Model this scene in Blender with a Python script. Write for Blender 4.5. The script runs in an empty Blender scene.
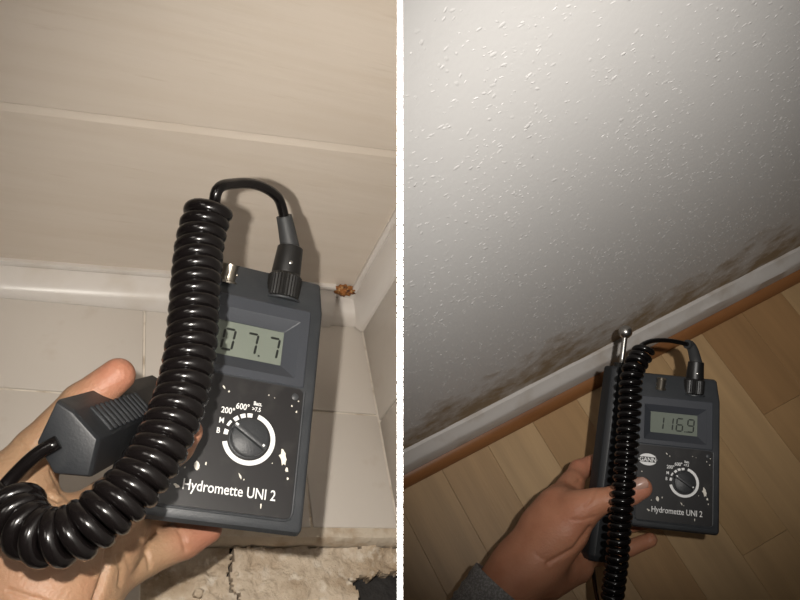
import bpy, bmesh, math, random
import numpy as np
from mathutils import Matrix, Vector, noise

SC = bpy.context.scene
COL = SC.collection
rnd = random.Random(7)

# ------------------------------------------------------------------ camera
FPX = 800.0                                    # focal length in pixels of the 800 x 600 frame
CAM_H = 1.0005
G = np.array([[0.888, -0.4593, -0.022], [0.4196, 0.7899, 0.4471], [-0.188, -0.4063, 0.8942]])   # world axes seen from the camera
_u, _s, _v = np.linalg.svd(G); G = _u @ _v
R3 = G.T
MC = Matrix([list(R3[0]) + [0], list(R3[1]) + [0], list(R3[2]) + [CAM_H], [0, 0, 0, 1]])        # camera space -> world
cd = bpy.data.cameras.new('camera'); cam = bpy.data.objects.new('camera', cd); COL.objects.link(cam)
cd.sensor_width = 36; cd.lens = 36 * FPX / 800; cd.clip_start = 0.01; cd.clip_end = 50
cam.matrix_world = MC
SC.camera = cam
def C(px, py, d): return Vector(((px - 400) / FPX * d, -(py - 300) / FPX * d, -d))              # pixel + depth -> camera space
def W(px, py, d): return MC @ C(px, py, d)

# ------------------------------------------------------------------ world, lights, exposure
wd = bpy.data.worlds.new('world'); SC.world = wd; wd.use_nodes = True
bgn = wd.node_tree.nodes['Background']; bgn.inputs[0].default_value = (1.0, .9, .8, 1); bgn.inputs[1].default_value = .02
vs = SC.view_settings
vs.view_transform = 'Standard'; vs.look = 'None'; vs.gamma = 1; vs.exposure = 0; vs.use_curve_mapping = False
SC.display_settings.display_device = 'sRGB'
def spot(name, loc, target, power, size_deg, blend, radius, color):
    l = bpy.data.lights.new(name, 'SPOT'); l.energy = power; l.spot_size = math.radians(size_deg); l.spot_blend = blend
    l.shadow_soft_size = radius; l.color = color
    o = bpy.data.objects.new(name, l); COL.objects.link(o)
    o.location = MC @ Vector(loc)
    d = (MC @ Vector(target)) - o.location
    o.rotation_euler = d.to_track_quat('-Z', 'Y').to_euler()
    return o
def lamp(name, loc, power, radius, color):
    l = bpy.data.lights.new(name, 'POINT'); l.energy = power; l.shadow_soft_size = radius; l.color = color
    o = bpy.data.objects.new(name, l); COL.objects.link(o); o.location = MC @ Vector(loc)
    return o
spot('phone_flash', (-.042, .012, -.075), (-.042 + .20, .012 - .20, -.075 - 1), 9.0, 114, .8, .004, (1, .94, .86))
spot('second_flash', (.05, .044, .064), (.05 + .166, .044 + .012, .064 - 1), 23.0, 51.5, 1.0, .006, (1, .96, .91))
al = bpy.data.lights.new('fill_lamp', 'AREA'); al.shape = 'DISK'; al.size = .35; al.energy = 2.0; al.color = (1, .93, .84)  # added soft fill for the left corner, lifts the flash shadows
ao = bpy.data.objects.new('fill_lamp', al); COL.objects.link(ao); ao.location = MC @ Vector((-.36, .42, .60))
ao.rotation_euler = ((MC @ Vector((-.15, 0, -.65))) - ao.location).to_track_quat('-Z', 'Y').to_euler()

# ------------------------------------------------------------------ materials
def mat(name, col, rough=.5, metal=0.0, spec=.5, var=None, bump=None, sss=None, stretch=(1, 1, 1), coat=0):
    """var = list of (scale, detail, colour, lo, hi); bump = (scale, distance, detail)"""
    m = bpy.data.materials.new(name); m.use_nodes = True
    nt = m.node_tree; p = nt.nodes['Principled BSDF']
    p.inputs['Base Color'].default_value = (*col, 1); p.inputs['Roughness'].default_value = rough
    p.inputs['Metallic'].default_value = metal; p.inputs['Specular IOR Level'].default_value = spec
    p.inputs['Coat Weight'].default_value = coat
    tc = nt.nodes.new('ShaderNodeTexCoord'); mp = nt.nodes.new('ShaderNodeMapping'); mp.inputs['Scale'].default_value = stretch
    nt.links.new(tc.outputs['Object'], mp.inputs['Vector'])
    last = None
    for (sc, det, c2, lo, hi) in (var or []):
        n = nt.nodes.new('ShaderNodeTexNoise'); n.inputs['Scale'].default_value = sc; n.inputs['Detail'].default_value = det
        nt.links.new(mp.outputs[0], n.inputs['Vector'])
        r = nt.nodes.new('ShaderNodeMapRange'); r.inputs[1].default_value = lo; r.inputs[2].default_value = hi; r.clamp = True
        nt.links.new(n.outputs['Fac'], r.inputs[0])
        mx = nt.nodes.new('ShaderNodeMix'); mx.data_type = 'RGBA'
        if last is None: mx.inputs[6].default_value = (*col, 1)
        else: nt.links.new(last, mx.inputs[6])
        mx.inputs[7].default_value = (*c2, 1)
        nt.links.new(r.outputs[0], mx.inputs[0]); last = mx.outputs[2]
    if last is not None: nt.links.new(last, p.inputs['Base Color'])
    if bump:
        n = nt.nodes.new('ShaderNodeTexNoise'); n.inputs['Scale'].default_value = bump[0]; n.inputs['Detail'].default_value = bump[2]
        nt.links.new(mp.outputs[0], n.inputs['Vector'])
        b = nt.nodes.new('ShaderNodeBump'); b.inputs['Distance'].default_value = bump[1]; b.inputs['Strength'].default_value = 1
        nt.links.new(n.outputs['Fac'], b.inputs['Height']); nt.links.new(b.outputs[0], p.inputs['Normal'])
    if sss:
        p.inputs['Subsurface Weight'].default_value = sss[0]; p.inputs['Subsurface Radius'].default_value = sss[1]; p.inputs['Subsurface Scale'].default_value = sss[2]
    m['last'] = 0
    return m, nt, p, last, mp
def M_(*a, **k): return mat(*a, **k)[0]

m_panel = M_('wood_decor_panel', (.60, .53, .455), .42, var=[(5, 6, (.565, .49, .41), .45, .72), (16, 4, (.51, .43, .35), .64, .82)], bump=(14, .0003, 4), stretch=(1, 1, 12))
m_trim = M_('white_cove_plastic', (.62, .58, .54), .35, var=[(14, 4, (.52, .46, .39), .5, .75)])
m_rust = M_('rusty_foam', (.28, .10, .018), .7, var=[(260, 3, (.50, .30, .12), .52, .62), (150, 3, (.08, .025, .008), .50, .62)], bump=(300, .002, 3))
m_tile = M_('glazed_tile', (.55, .505, .455), .30, var=[(5, 4, (.52, .47, .415), .42, .7), (30, 3, (.49, .43, .37), .62, .8)], bump=(40, .0003, 3))
m_grout = M_('grout', (.66, .60, .52), .8, var=[(60, 4, (.45, .38, .3), .5, .7)], bump=(400, .0004, 3))
m_mortar = M_('old_mortar', (.52, .43, .33), .9, var=[(22, 6, (.34, .255, .17), .48, .66), (90, 5, (.62, .55, .46), .54, .70), (9, 3, (.40, .29, .19), .57, .72)], bump=(130, .004, 7))
m_hole_shade = M_('hole_shade', (.018, .016, .015), .8, bump=(80, .003, 4))  # near-black colour stands in for shade inside the broken-out hole
m_white = M_('white_partition_paint', (.62, .62, .62), .6)

# woodchip wallpaper with damp stains near the floor
m_wall, nt, p, last, mp = mat('woodchip_wallpaper', (.70, .685, .665), .75, bump=(220, .00012, 4))
def wall_stain(nt, p, base):
    tc = nt.nodes.new('ShaderNodeTexCoord'); sx = nt.nodes.new('ShaderNodeSeparateXYZ'); nt.links.new(tc.outputs['Object'], sx.inputs[0])
    n = nt.nodes.new('ShaderNodeTexNoise'); n.inputs['Scale'].default_value = 22; n.inputs['Detail'].default_value = 9; n.inputs['Roughness'].default_value = .68
    nt.links.new(tc.outputs['Object'], n.inputs['Vector'])
    h = nt.nodes.new('ShaderNodeMapRange'); h.inputs[1].default_value = .055; h.inputs[2].default_value = .24; h.inputs[3].default_value = .36; h.inputs[4].default_value = -.12
    nt.links.new(sx.outputs['Z'], h.inputs[0])
    a = nt.nodes.new('ShaderNodeMath'); a.operation = 'ADD'; nt.links.new(n.outputs['Fac'], a.inputs[0]); nt.links.new(h.outputs[0], a.inputs[1])
    r = nt.nodes.new('ShaderNodeMapRange'); r.inputs[1].default_value = .56; r.inputs[2].default_value = .84; nt.links.new(a.outputs[0], r.inputs[0])
    mx = nt.nodes.new('ShaderNodeMix'); mx.data_type = 'RGBA'; mx.inputs[6].default_value = (*base, 1); mx.inputs[7].default_value = (.34, .25, .15, 1)
    nt.links.new(r.outputs[0], mx.inputs[0]); nt.links.new(mx.outputs[2], p.inputs['Base Color'])
wall_stain(nt, p, (.70, .685, .665))
m_chip, nt, p, last, mp = mat('wallpaper_chip', (.70, .685, .665), .7)
wall_stain(nt, p, (.70, .685, .665))
m_board = M_('white_baseboard_paint', (.56, .53, .50), .45, var=[(30, 5, (.44, .39, .34), .52, .75)])
m_strip = M_('wood_quarter_round', (.27, .115, .04), .45, var=[(30, 4, (.18, .07, .022), .5, .7)], stretch=(.2, 1, 1))
# laminate strip: tone comes from the object's own colour
m_plank, nt, p, last, mp = mat('beech_laminate', (1, 1, 1), .38, bump=(70, .0002, 3), stretch=(6, .45, 1))
oi = nt.nodes.new('ShaderNodeObjectInfo'); n1 = nt.nodes.new('ShaderNodeTexNoise'); n1.inputs['Scale'].default_value = 9; n1.inputs['Detail'].default_value = 6
ad = nt.nodes.new('ShaderNodeVectorMath'); ad.operation = 'ADD'
rv = nt.nodes.new('ShaderNodeVectorMath'); rv.operation = 'SCALE'; rv.inputs[0].default_value = (37, 53, 0)
nt.links.new(oi.outputs['Random'], rv.inputs['Scale']); nt.links.new(mp.outputs[0], ad.inputs[0]); nt.links.new(rv.outputs[0], ad.inputs[1]); nt.links.new(ad.outputs[0], n1.inputs['Vector'])
mr = nt.nodes.new('ShaderNodeMapRange'); mr.inputs[1].default_value = .3; mr.inputs[2].default_value = .75; mr.inputs[3].default_value = 1.08; mr.inputs[4].default_value = .80
nt.links.new(n1.outputs['Fac'], mr.inputs[0])
vm = nt.nodes.new('ShaderNodeVectorMath'); vm.operation = 'SCALE'; nt.links.new(oi.outputs['Color'], vm.inputs[0]); nt.links.new(mr.outputs[0], vm.inputs['Scale'])
nt.links.new(vm.outputs[0], p.inputs['Base Color'])
m_under = M_('underlay', (.12, .07, .035), .9)

m_case = M_('slate_plastic_case', (.030, .033, .037), .45, var=[(40, 5, (.046, .049, .053), .5, .75)], bump=(900, .00012, 2))
m_module = M_('slate_plastic_bezel', (.042, .046, .055), .42, bump=(900, .0001, 2))
m_plate = M_('black_face_plate', (.013, .012, .0125), .42, var=[(70, 6, (.034, .032, .030), .55, .85)])
m_knob = M_('charcoal_knob_plastic', (.035, .037, .04), .45, bump=(1200, .0002, 2))
m_print = M_('white_print', (.80, .80, .79), .5)
m_ink = M_('black_ink', (.012, .012, .012), .5)
m_lcd = M_('lcd_glass', (.17, .19, .16), .22, spec=.3)
m_seg = M_('lcd_segment', (.012, .014, .012), .4)
m_fleck = M_('dried_paint', (.74, .70, .62), .7, bump=(500, .0004, 3))
m_cable = M_('black_cable_rubber', (.0042, .0033, .0033), .20, spec=.36)
m_plug = M_('black_plug_plastic', (.009, .0085, .008), .42)
m_boot = M_('grey_rubber_boot', (.03, .031, .032), .55, var=[(60, 4, (.055, .05, .045), .55, .75)])
m_metal = M_('nickel_plated_brass', (.40, .36, .30), .34, metal=1)
m_steel = M_('steel', (.50, .48, .45), .30, metal=1)
m_probe = M_('charcoal_probe_plastic', (.014, .0155, .018), .5, var=[(50, 5, (.032, .033, .035), .58, .8)], bump=(700, .0001, 2))
m_sleeve = M_('grey_knit_sleeve', (.21, .20, .195), .95, var=[(500, 2, (.33, .32, .31), .45, .6)], bump=(900, .0015, 2))
def skin(name, base, red, tipc):
    m, nt, p, last, mp = mat(name, base, .48, spec=.35, var=[(45, 4, red, .42, .72)], bump=(420, .0005, 4), sss=(.12, (1, .35, .2), .004))
    at = nt.nodes.new('ShaderNodeAttribute'); at.attribute_name = 'flush'
    mx = nt.nodes.new('ShaderNodeMix'); mx.data_type = 'RGBA'; mx.inputs[7].default_value = (*tipc, 1)
    nt.links.new(at.outputs['Fac'], mx.inputs[0]); nt.links.new(last, mx.inputs[6]); nt.links.new(mx.outputs[2], p.inputs['Base Color'])
    return m
m_skin1 = skin('palm_skin', (.32, .20, .118), (.30, .17, .098), (.36, .14, .09))
m_skin2 = skin('tanned_skin', (.50, .225, .130), (.43, .18, .10), (.53, .21, .135))
m_nail = M_('finger_nail', (.50, .30, .235), .3, spec=.5)

# ------------------------------------------------------------------ helpers
MATS = {}
def mw(o): return MATS.get(o.name, Matrix.Identity(4)) if o else Matrix.Identity(4)
def empty(name, M, label=None, cat=None, group=None):
    o = bpy.data.objects.new(name, None); COL.objects.link(o); o.empty_display_size = .02
    o.matrix_world = M; MATS[o.name] = M.copy()
    if label: o['label'] = label; o['category'] = cat
    if group: o['group'] = group
    return o
def finish(o, parent, M, smooth, angle=40):
    """o's mesh is given in the frame M (world matrix); parent keeps that place"""
    COL.objects.link(o)
    if parent:
        o.parent = parent; o.matrix_parent_inverse = Matrix.Identity(4); o.matrix_basis = mw(parent).inverted() @ M
    else:
        o.matrix_world = M
    MATS[o.name] = M.copy()
    if smooth:
        me = o.data
        me.shade_smooth()
        if angle < 180:
            bm = bmesh.new(); bm.from_mesh(me)
            for e in bm.edges:
                if len(e.link_faces) == 2 and e.calc_face_angle(0) > math.radians(angle): e.smooth = False
            bm.to_mesh(me); bm.free()
    return o
def obj_bm(name, bm, mat_, parent=None, M=Matrix.Identity(4), smooth=True, angle=40):
    bmesh.ops.recalc_face_normals(bm, faces=bm.faces)
    me = bpy.data.meshes.new(name); bm.to_mesh(me); bm.free()
    me.materials.append(mat_)
    return finish(bpy.data.objects.new(name, me), parent, M, smooth, angle)
def obj_vf(name, verts, faces, mat_, parent=None, M=Matrix.Identity(4), smooth=True, angle=40):
    me = bpy.data.meshes.new(name); me.from_pydata([tuple(v) for v in verts], [], [tuple(f) for f in faces]); me.update()
    bm = bmesh.new(); bm.from_mesh(me); bmesh.ops.recalc_face_normals(bm, faces=bm.faces); bm.to_mesh(me); bm.free()
    me.materials.append(mat_)
    return finish(bpy.data.objects.new(name, me), parent, M, smooth, angle)
def structure(o, label=None):
    o['kind'] = 'structure'
    if label: o['label'] = label
    return o
def add_box(bm, x0, x1, y0, y1, z0, z1, bev=0, seg=1):
    r = bmesh.ops.create_cube(bm, size=1)
    bmesh.ops.transform(bm, verts=r['verts'], matrix=Matrix.Translation(((x0 + x1) / 2, (y0 + y1) / 2, (z0 + z1) / 2)) @ Matrix.Diagonal((x1 - x0, y1 - y0, z1 - z0, 1)))
    if bev:
        ed = list({e for v in r['verts'] for e in v.link_edges})
        bmesh.ops.bevel(bm, geom=ed, offset=bev, segments=seg, affect='EDGES', profile=.5)
def box(name, x0, x1, y0, y1, z0, z1, mat_, parent=None, M=Matrix.Identity(4), bev=0, seg=2, clip=0):
    bm = bmesh.new(); add_box(bm, x0, x1, y0, y1, z0, z1, bev, seg)
    if clip: clip_bm(bm, M, clip)
    return obj_bm(name, bm, mat_, parent, M)
PT = .00042                                      # half thickness of the partition board
def clip_bm(bm, M, side):
    """cut a mesh off at the face of the partition board it meets (side -1: keep what is left of it, +1: right)"""
    Mi = (MC.inverted() @ M)
    inv = Mi.inverted()
    co = inv @ Vector((side * PT, 0, 0)); no = (inv.to_3x3() @ Vector((side, 0, 0)))
    r = bmesh.ops.bisect_plane(bm, geom=bm.verts[:] + bm.edges[:] + bm.faces[:], plane_co=co, plane_no=no, clear_inner=True, dist=1e-6)
    ed = [e for e in r['geom_cut'] if isinstance(e, bmesh.types.BMEdge) and e.is_boundary]
    if ed:
        try: bmesh.ops.holes_fill(bm, edges=ed, sides=0)
        except Exception: pass
def revolve(prof, n=24, ax=Vector((0, 1, 0)), origin=Vector((0, 0, 0)), flute=None):
    """prof = [(t along axis, radius)], closed at both ends"""
    ax = ax.normalized(); a = ax.orthogonal().normalized(); b = ax.cross(a)
    V = []; F = []
    for (t, r) in prof:
        for i in range(n):
            th = 2 * math.pi * i / n; rr = r
            if flute and flute[0] <= t <= flute[1] and i % 2: rr = r * flute[2]
            V.append(origin + ax * t + (a * math.cos(th) + b * math.sin(th)) * rr)
    for k in range(len(prof) - 1):
        for i in range(n):
            j = (i + 1) % n
            F.append((k * n + i, k * n + j, (k + 1) * n + j, (k + 1) * n + i))
    F.append(tuple(range(n - 1, -1, -1))); F.append(tuple((len(prof) - 1) * n + i for i in range(n)))
    return V, F
def catmull(pts, n=40):
    P = [Vector(p) for p in pts]; P = [P[0] * 2 - P[1]] + P + [P[-1] * 2 - P[-2]]
    out = []
    for i in range(1, len(P) - 2):
        for k in range(n):
            t = k / n
            a, b, c, d = P[i - 1], P[i], P[i + 1], P[i + 2]
            out.append(.5 * ((2 * b) + (c - a) * t + (2 * a - 5 * b + 4 * c - d) * t * t + (3 * b - a - 3 * c + d) * t ** 3))
    out.append(P[-2]); return out
def resample(pts, step):
    L = [0]
    for a, b in zip(pts, pts[1:]): L.append(L[-1] + (b - a).length)
    n = max(2, int(L[-1] / step)); out = []; j = 0
    for k in range(n + 1):
        s = L[-1] * k / n
        while j < len(L) - 2 and L[j + 1] < s: j += 1
        t = (s - L[j]) / max(1e-9, L[j + 1] - L[j]); out.append(pts[j].lerp(pts[j + 1], min(1, max(0, t))))
    return out
def frames(pts):
    T = [(pts[min(i + 1, len(pts) - 1)] - pts[max(i - 1, 0)]).normalized() for i in range(len(pts))]
    N = [T[0].orthogonal().normalized()]
    for i in range(1, len(pts)):
        q = T[i - 1].rotation_difference(T[i]); N.append((q @ N[-1]).normalized())
    return T, N
def tube(pts, r, n=10):
    T, N = frames(pts); V = []; F = []
    for i, p in enumerate(pts):
        B = T[i].cross(N[i]); rr = r(i / (len(pts) - 1)) if callable(r) else r
        for k in range(n):
            a = 2 * math.pi * k / n; V.append(p + (N[i] * math.cos(a) + B * math.sin(a)) * rr)
    for i in range(len(pts) - 1):
        for k in range(n):
            j = (k + 1) % n; F.append((i * n + k, i * n + j, (i + 1) * n + j, (i + 1) * n + k))
    F.append(tuple(range(n - 1, -1, -1))); F.append(tuple((len(pts) - 1) * n + k for k in range(n)))
    return V, F
def helix(path, radius, pitch, per=22, phase=0):
    P = resample(path, pitch / per); T, N = frames(P); out = []
    for i, p in enumerate(P):
        B = T[i].cross(N[i]); a = phase + 2 * math.pi * i / per; out.append(p + (N[i] * math.cos(a) + B * math.sin(a)) * radius)
    return out
def flat(name, polys, z, mat_, parent, M, th=.00015):
    """thin print or plate made of polygons in the local x-y plane, standing proud by th"""
    bm = bmesh.new()
    for poly in polys:
        vs_ = [bm.verts.new((x, y, z)) for x, y in poly]; f = bm.faces.new(vs_)
        f.normal_update()
        if f.normal.z < 0: f.normal_flip()
        r = bmesh.ops.extrude_face_region(bm, geom=[f])
        bmesh.ops.translate(bm, verts=[v for v in r['geom'] if isinstance(v, bmesh.types.BMVert)], vec=(0, 0, th))
    return obj_bm(name, bm, mat_, parent, M, smooth=False)
def text(name, s, size, x, y, z, mat_, parent, M, align='LEFT', sx=1.0, bold=0.0):
    cu = bpy.data.curves.new(name, 'FONT'); cu.body = s; cu.size = size; cu.align_x = align; cu.extrude = .00008; cu.offset = bold; cu.resolution_u = 4
    t = bpy.data.objects.new(name + '_tmp', cu); COL.objects.link(t)
    bpy.context.view_layer.update()
    dg = bpy.context.evaluated_depsgraph_get(); me = bpy.data.meshes.new_from_object(t.evaluated_get(dg))
    bpy.data.objects.remove(t); bpy.data.curves.remove(cu)
    me.transform(Matrix.Translation((x, y, z)) @ Matrix.Diagonal((sx, 1, 1, 1)))
    me.materials.clear(); me.materials.append(mat_); me.name = name
    return finish(bpy.data.objects.new(name, me), parent, M, False)
def rrect(x0, x1, y0, y1, r, n=5):
    out = []
    for cx, cy, a0 in ((x1 - r, y1 - r, 0), (x0 + r, y1 - r, 90), (x0 + r, y0 + r, 180), (x1 - r, y0 + r, 270)):
        for k in range(n + 1):
            a = math.radians(a0 + 90 * k / n); out.append((cx + r * math.cos(a), cy + r * math.sin(a)))
    return out

# ------------------------------------------------------------------ partition added between the two places, keeps their light apart
bm = bmesh.new(); add_box(bm, -PT, PT, -.70, .75, -1.75, -.12)
structure(obj_bm('added_partition', bm, m_white, None, MC, smooth=False), 'thin white partition board added between the two corners to keep their light apart')

# ------------------------------------------------------------------ left place: panelled wall, tiled floor and tiled side wall
FL = np.array([[0.9086, -0.1756, 0.379], [-0.0989, 0.7912, 0.6035], [-0.4059, -0.5858, 0.7015]])
_u, _s, _v = np.linalg.svd(FL); FL = _u @ _v
SL = .82                                        # size of the tiled corner (tiles of 12.5 cm)
ML = MC @ Matrix([list(FL[0]) + [-.0478 * SL], list(FL[1]) + [-.0083 * SL], list(FL[2]) + [-.9205 * SL], [0, 0, 0, 1]]) @ Matrix.Scale(SL, 4)   # x right, y into the wall, z up
XW = -.95                                       # how far the wall runs to the left
wallL = structure(box('wall_left', XW, .06, .012, .06, -.06, .66, m_grout, None, ML, clip=-1), 'wall clad with beige wood-decor panels')
def joint_z(x): return .235 + .079 * (x + .02)
def panel(zlo, zhi):
    bm = bmesh.new()
    V = []
    ch = .008
    sec = lambda x: [(x, .012, zlo(x) + .0003), (x, .0012, zlo(x) + .0003), (x, 0, zlo(x) + .0010), (x, 0, zhi(x) - ch), (x, .0019, zhi(x) - .0010), (x, .012, zhi(x) - .0010)]
    a = [bm.verts.new(v) for v in sec(XW)]; b = [bm.verts.new(v) for v in sec(.0)]
    n = len(a)
    for i in range(n): bm.faces.new((a[i], a[(i + 1) % n], b[(i + 1) % n], b[i]))
    bm.faces.new(a); bm.faces.new(b[::-1])
    clip_bm(bm, ML, -1)
    return obj_bm('wood_panel', bm, m_panel, wallL, ML, smooth=False)
panel(lambda x: .001, joint_z)
panel(joint_z, lambda x: joint_z(x) + .235)
panel(lambda x: joint_z(x) + .235, lambda x: .655)
# cove moulding
def cove(name, pts_fn, runs, mat_, clipit=True):
    """pts_fn(s) gives the section points at run position s"""
    bm = bmesh.new(); prev = None
    for s in runs:
        ring = [bm.verts.new(v) for v in pts_fn(s)]
        if prev:
            for i in range(len(ring)): bm.faces.new((prev[i], prev[(i + 1) % len(ring)], ring[(i + 1) % len(ring)], ring[i]))
        else: first = ring
        prev = ring
    bm.faces.new(first[::-1]); bm.faces.new(prev)
    if clipit: clip_bm(bm, ML, -1)
    return structure(obj_bm(name, bm, mat_, None, ML, angle=50))
def cove_sec(a, b):
    """section of a cove: a = reach on the wall, b = reach on the floor; (out of wall, up)"""
    pts = [(0, 0), (0, a), (.005, a + .001), (.0065, a - .002), (.0055, a - .005)]
    for k in range(1, 8):
        t = math.radians(90 * k / 8)
        cx, cz = .0055 + (b - .0055), (a - .005)
        # bulging front between lip and floor
        pts.append((.0055 + (b - .0075) * math.sin(t) , .004 + (a - .009) * math.cos(t)))
    pts += [(b, .003), (b, 0)]
    return pts
def floor_cove(x):
    a = .020 + .050 * (x + .36)
    return [(x, -u, z + .0002) for u, z in cove_sec(max(.014, a), .033)]
o = cove('trim_1', floor_cove, [XW, -.6, -.37, -.2, -.1, -.040], m_trim); o['label'] = 'white cove moulding along the foot of the panelled wall'
def side_cove(z):
    return [(-zz - .0002, -u, z) for u, zz in cove_sec(.020, .036)]
o = cove('trim_2', side_cove, [.002, .2, .4, .655], m_trim); o['label'] = 'white cove moulding up the corner beside the tiled side wall'
# cut end of the floor moulding with its rusty stain
def end_cap(x): return [(x, -u, z + .0002) for u, z in cove_sec(.026, .030)]
o = cove('trim_3', end_cap, [-.039, -.010], m_trim); o['label'] = 'short white mitred end piece of the moulding in the corner'
bm = bmesh.new(); bmesh.ops.create_icosphere(bm, subdivisions=4, radius=1)
for v in bm.verts:
    d = 1 + .55 * noise.noise(v.co * 2.3) + .3 * noise.noise(v.co * 6)
    v.co = Vector((v.co.x * .0105, v.co.y * .005, v.co.z * .0062)) * d
bmesh.ops.translate(bm, verts=bm.verts, vec=(-.030, -.006, .034))
o = obj_bm('rust_crust', bm, m_rust, wallL, ML, angle=180); o['label'] = 'orange rusty crust in the corner above the moulding'

# tiled floor
floorL = structure(box('floor', XW, .03, -.255, .02, -.030, -.0022, m_grout, None, ML, clip=-1), 'floor of beige glazed tiles beside the panelled wall')
bm = bmesh.new(); add_box(bm, XW, -.2365, -.62, -.255, -.030, -.0022); clip_bm(bm, ML, -1)
o = obj_bm('tile_bed', bm, m_grout, floorL, ML, smooth=False)
def row_y(y, x): return y - .030 * (x + .36) if y < -.06 else y
def tile(x0, x1, y0, y1, parent=floorL, side=False, g=.0011):
    bm = bmesh.new()
    V = []
    th = .0055
    if side:
        add_box(bm, -.0005, th - .0005, y0 + g, y1 - g, x0 + g, x1 - g, .0012, 2)
    else:
        add_box(bm, x0 + g, x1 - g, y0 + g, y1 - g, -th, 0, .0012, 2)
        for v in bm.verts: v.co.y += row_y(v.co.y, v.co.x) - v.co.y
    clip_bm(bm, ML, -1)
    if len(bm.faces) == 0: bm.free(); return
    return obj_bm('tile', bm, m_tile, parent, ML)
xs = [0.0, -.0865, -.2365, -.3865, -.5365, -.6865, -.8365, XW]
for i in range(len(xs) - 1):
    tile(xs[i + 1], xs[i], -.131, -.004)
    tile(xs[i + 1], xs[i], -.2555 if xs[i + 1] > -.24 else -.281, -.131)
    if xs[i] < -.2: tile(xs[i + 1], xs[i] if xs[i] < -.3 else xs[i], -.431, -.281); tile(xs[i + 1], xs[i], -.581, -.431)
# pale mortar edge under the front row, where the tiles have been broken away
bm = bmesh.new()
nx = 60; ring = []
for i in range(nx + 1):
    x = -.236 + (.236 + .03) * i / nx; y = row_y(-.2555, x)
    j = .0012 * noise.noise(Vector((x * 60, 1, 0))); k2 = .0015 * noise.noise(Vector((x * 140, 5, 0)))
    ring.append([bm.verts.new(v) for v in ((x, y + .012, -.0012), (x, y - .008 + j, -.0012), (x, y - .011 + k2, -.006 + j), (x, y - .010 + k2, -.024), (x, y + .012, -.024))])
for a, b in zip(ring, ring[1:]):
    for i in range(5): bm.faces.new((a[i], a[(i + 1) % 5], b[(i + 1) % 5], b[i]))
bm.faces.new(ring[0][::-1]); bm.faces.new(ring[-1]); clip_bm(bm, ML, -1)
o = obj_bm('mortar_edge', bm, M_('pale_mortar', (.52, .45, .36), .8, var=[(50, 5, (.40, .31, .22), .5, .68)], bump=(160, .0015, 5)), floorL, ML)
# rough ground in the broken-out strip
def slab(name, inside, x0, x1, y0, y1, zfun, mat_, step=.0019, depth=.012):
    bm = bmesh.new(); nx = int((x1 - x0) / step); ny = int((y1 - y0) / step); grid = {}
    def vert(i, j):
        if (i, j) not in grid:
            x = x0 + i * step; y = y0 + j * step
            jx = step * .35 * noise.noise(Vector((x * 220, y * 220, 3))); jy = step * .35 * noise.noise(Vector((x * 220, y * 220, 8)))
            grid[(i, j)] = bm.verts.new((x + jx, y + jy, zfun(x, y)))
        return grid[(i, j)]
    for i in range(nx):
        for j in range(ny):
            if inside(x0 + (i + .5) * step, y0 + (j + .5) * step): bm.faces.new([vert(i, j), vert(i + 1, j), vert(i + 1, j + 1), vert(i, j + 1)])
    top = bm.faces[:]
    r = bmesh.ops.extrude_face_region(bm, geom=top)
    bmesh.ops.translate(bm, verts=[v for v in r['geom'] if isinstance(v, bmesh.types.BMVert)], vec=(0, 0, -depth))
    clip_bm(bm, ML, -1)
    return obj_bm(name, bm, mat_, floorL, ML, angle=60)
def N3(x, y, s, o=0): return noise.fractal(Vector((x * s, y * s, o)), 1.0, 2.0, 4)
slab('screed_base', lambda x, y: True, -.2360, .03, -.62, -.262, lambda x, y: -.031 + .002 * N3(x, y, 40), m_hole_shade, .006, .02)
def crack(y): return -.158 + .010 * noise.noise(Vector((y * 45, 2, 0))) + .006 * noise.noise(Vector((y * 160, 2, 0)))
def hole(x, y):
    ed = .006 * noise.noise(Vector((x * 120, y * 120, 4)))
    return x > -.047 + ed * 1.5 and y < -.302 + ed
yb = lambda x: row_y(-.2555, x) - .0115 + .0015 * noise.noise(Vector((x * 150, 0, 9)))
slab('mortar_slab', lambda x, y: x < crack(y) - .0012 and y < yb(x), -.2350, -.12, -.43, -.255, lambda x, y: -.0175 + .0045 * N3(x, y, 26) + .0025 * N3(x, y, 90, 2), m_mortar)
slab('mortar_slab', lambda x, y: crack(y) + .0012 < x and y < yb(x) and not hole(x, y), -.19, .02, -.43, -.255, lambda x, y: -.0165 + .0050 * N3(x, y, 22, 5) + .0028 * N3(x, y, 85, 7), m_mortar)
for k in range(14):
    x = rnd.uniform(-.225, -.06); y = rnd.uniform(-.36, -.285); s = rnd.uniform(.0016, .0045)
    bm = bmesh.new(); bmesh.ops.create_icosphere(bm, subdivisions=2, radius=s)
    for v in bm.verts: v.co *= 1 + .5 * noise.noise(v.co * 300 + Vector((k, 0, 0))); v.co.z *= .7
    bmesh.ops.translate(bm, verts=bm.verts, vec=(x, y, -.0165 + .0050 * N3(x, y, 22, 5) + s * .35 + .002))
    obj_bm('mortar_crumb', bm, m_mortar, floorL, ML, angle=60)

# tiled side wall
wallS = structure(box('wall_side', .0052, .03, -.62, .012, -.03, .66, m_grout, None, ML, clip=-1), 'narrow side wall of beige tiles beside the corner moulding')
for j, (y0, y1) in enumerate([(-.150, .0), (-.300, -.150), (-.450, -.300), (-.6, -.45)]):
    for (z0, z1) in [(-.0, .15), (.15, .3), (.3, .45), (.45, .6)]:
        tile(z0, z1, y0, y1, wallS, True)

# ------------------------------------------------------------------ right place: papered wall, baseboard and laminate floor
I4 = Matrix.Identity(4)
YF = .2167; YW = YF + .030
X0, X1 = -.15, 1.25
wallR = structure(box('wall_right', X0, X1, YW, YW + .06, 0, 1.75, m_wall, None, I4, clip=1), 'white woodchip papered wall with brown damp stains above the baseboard')
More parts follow.
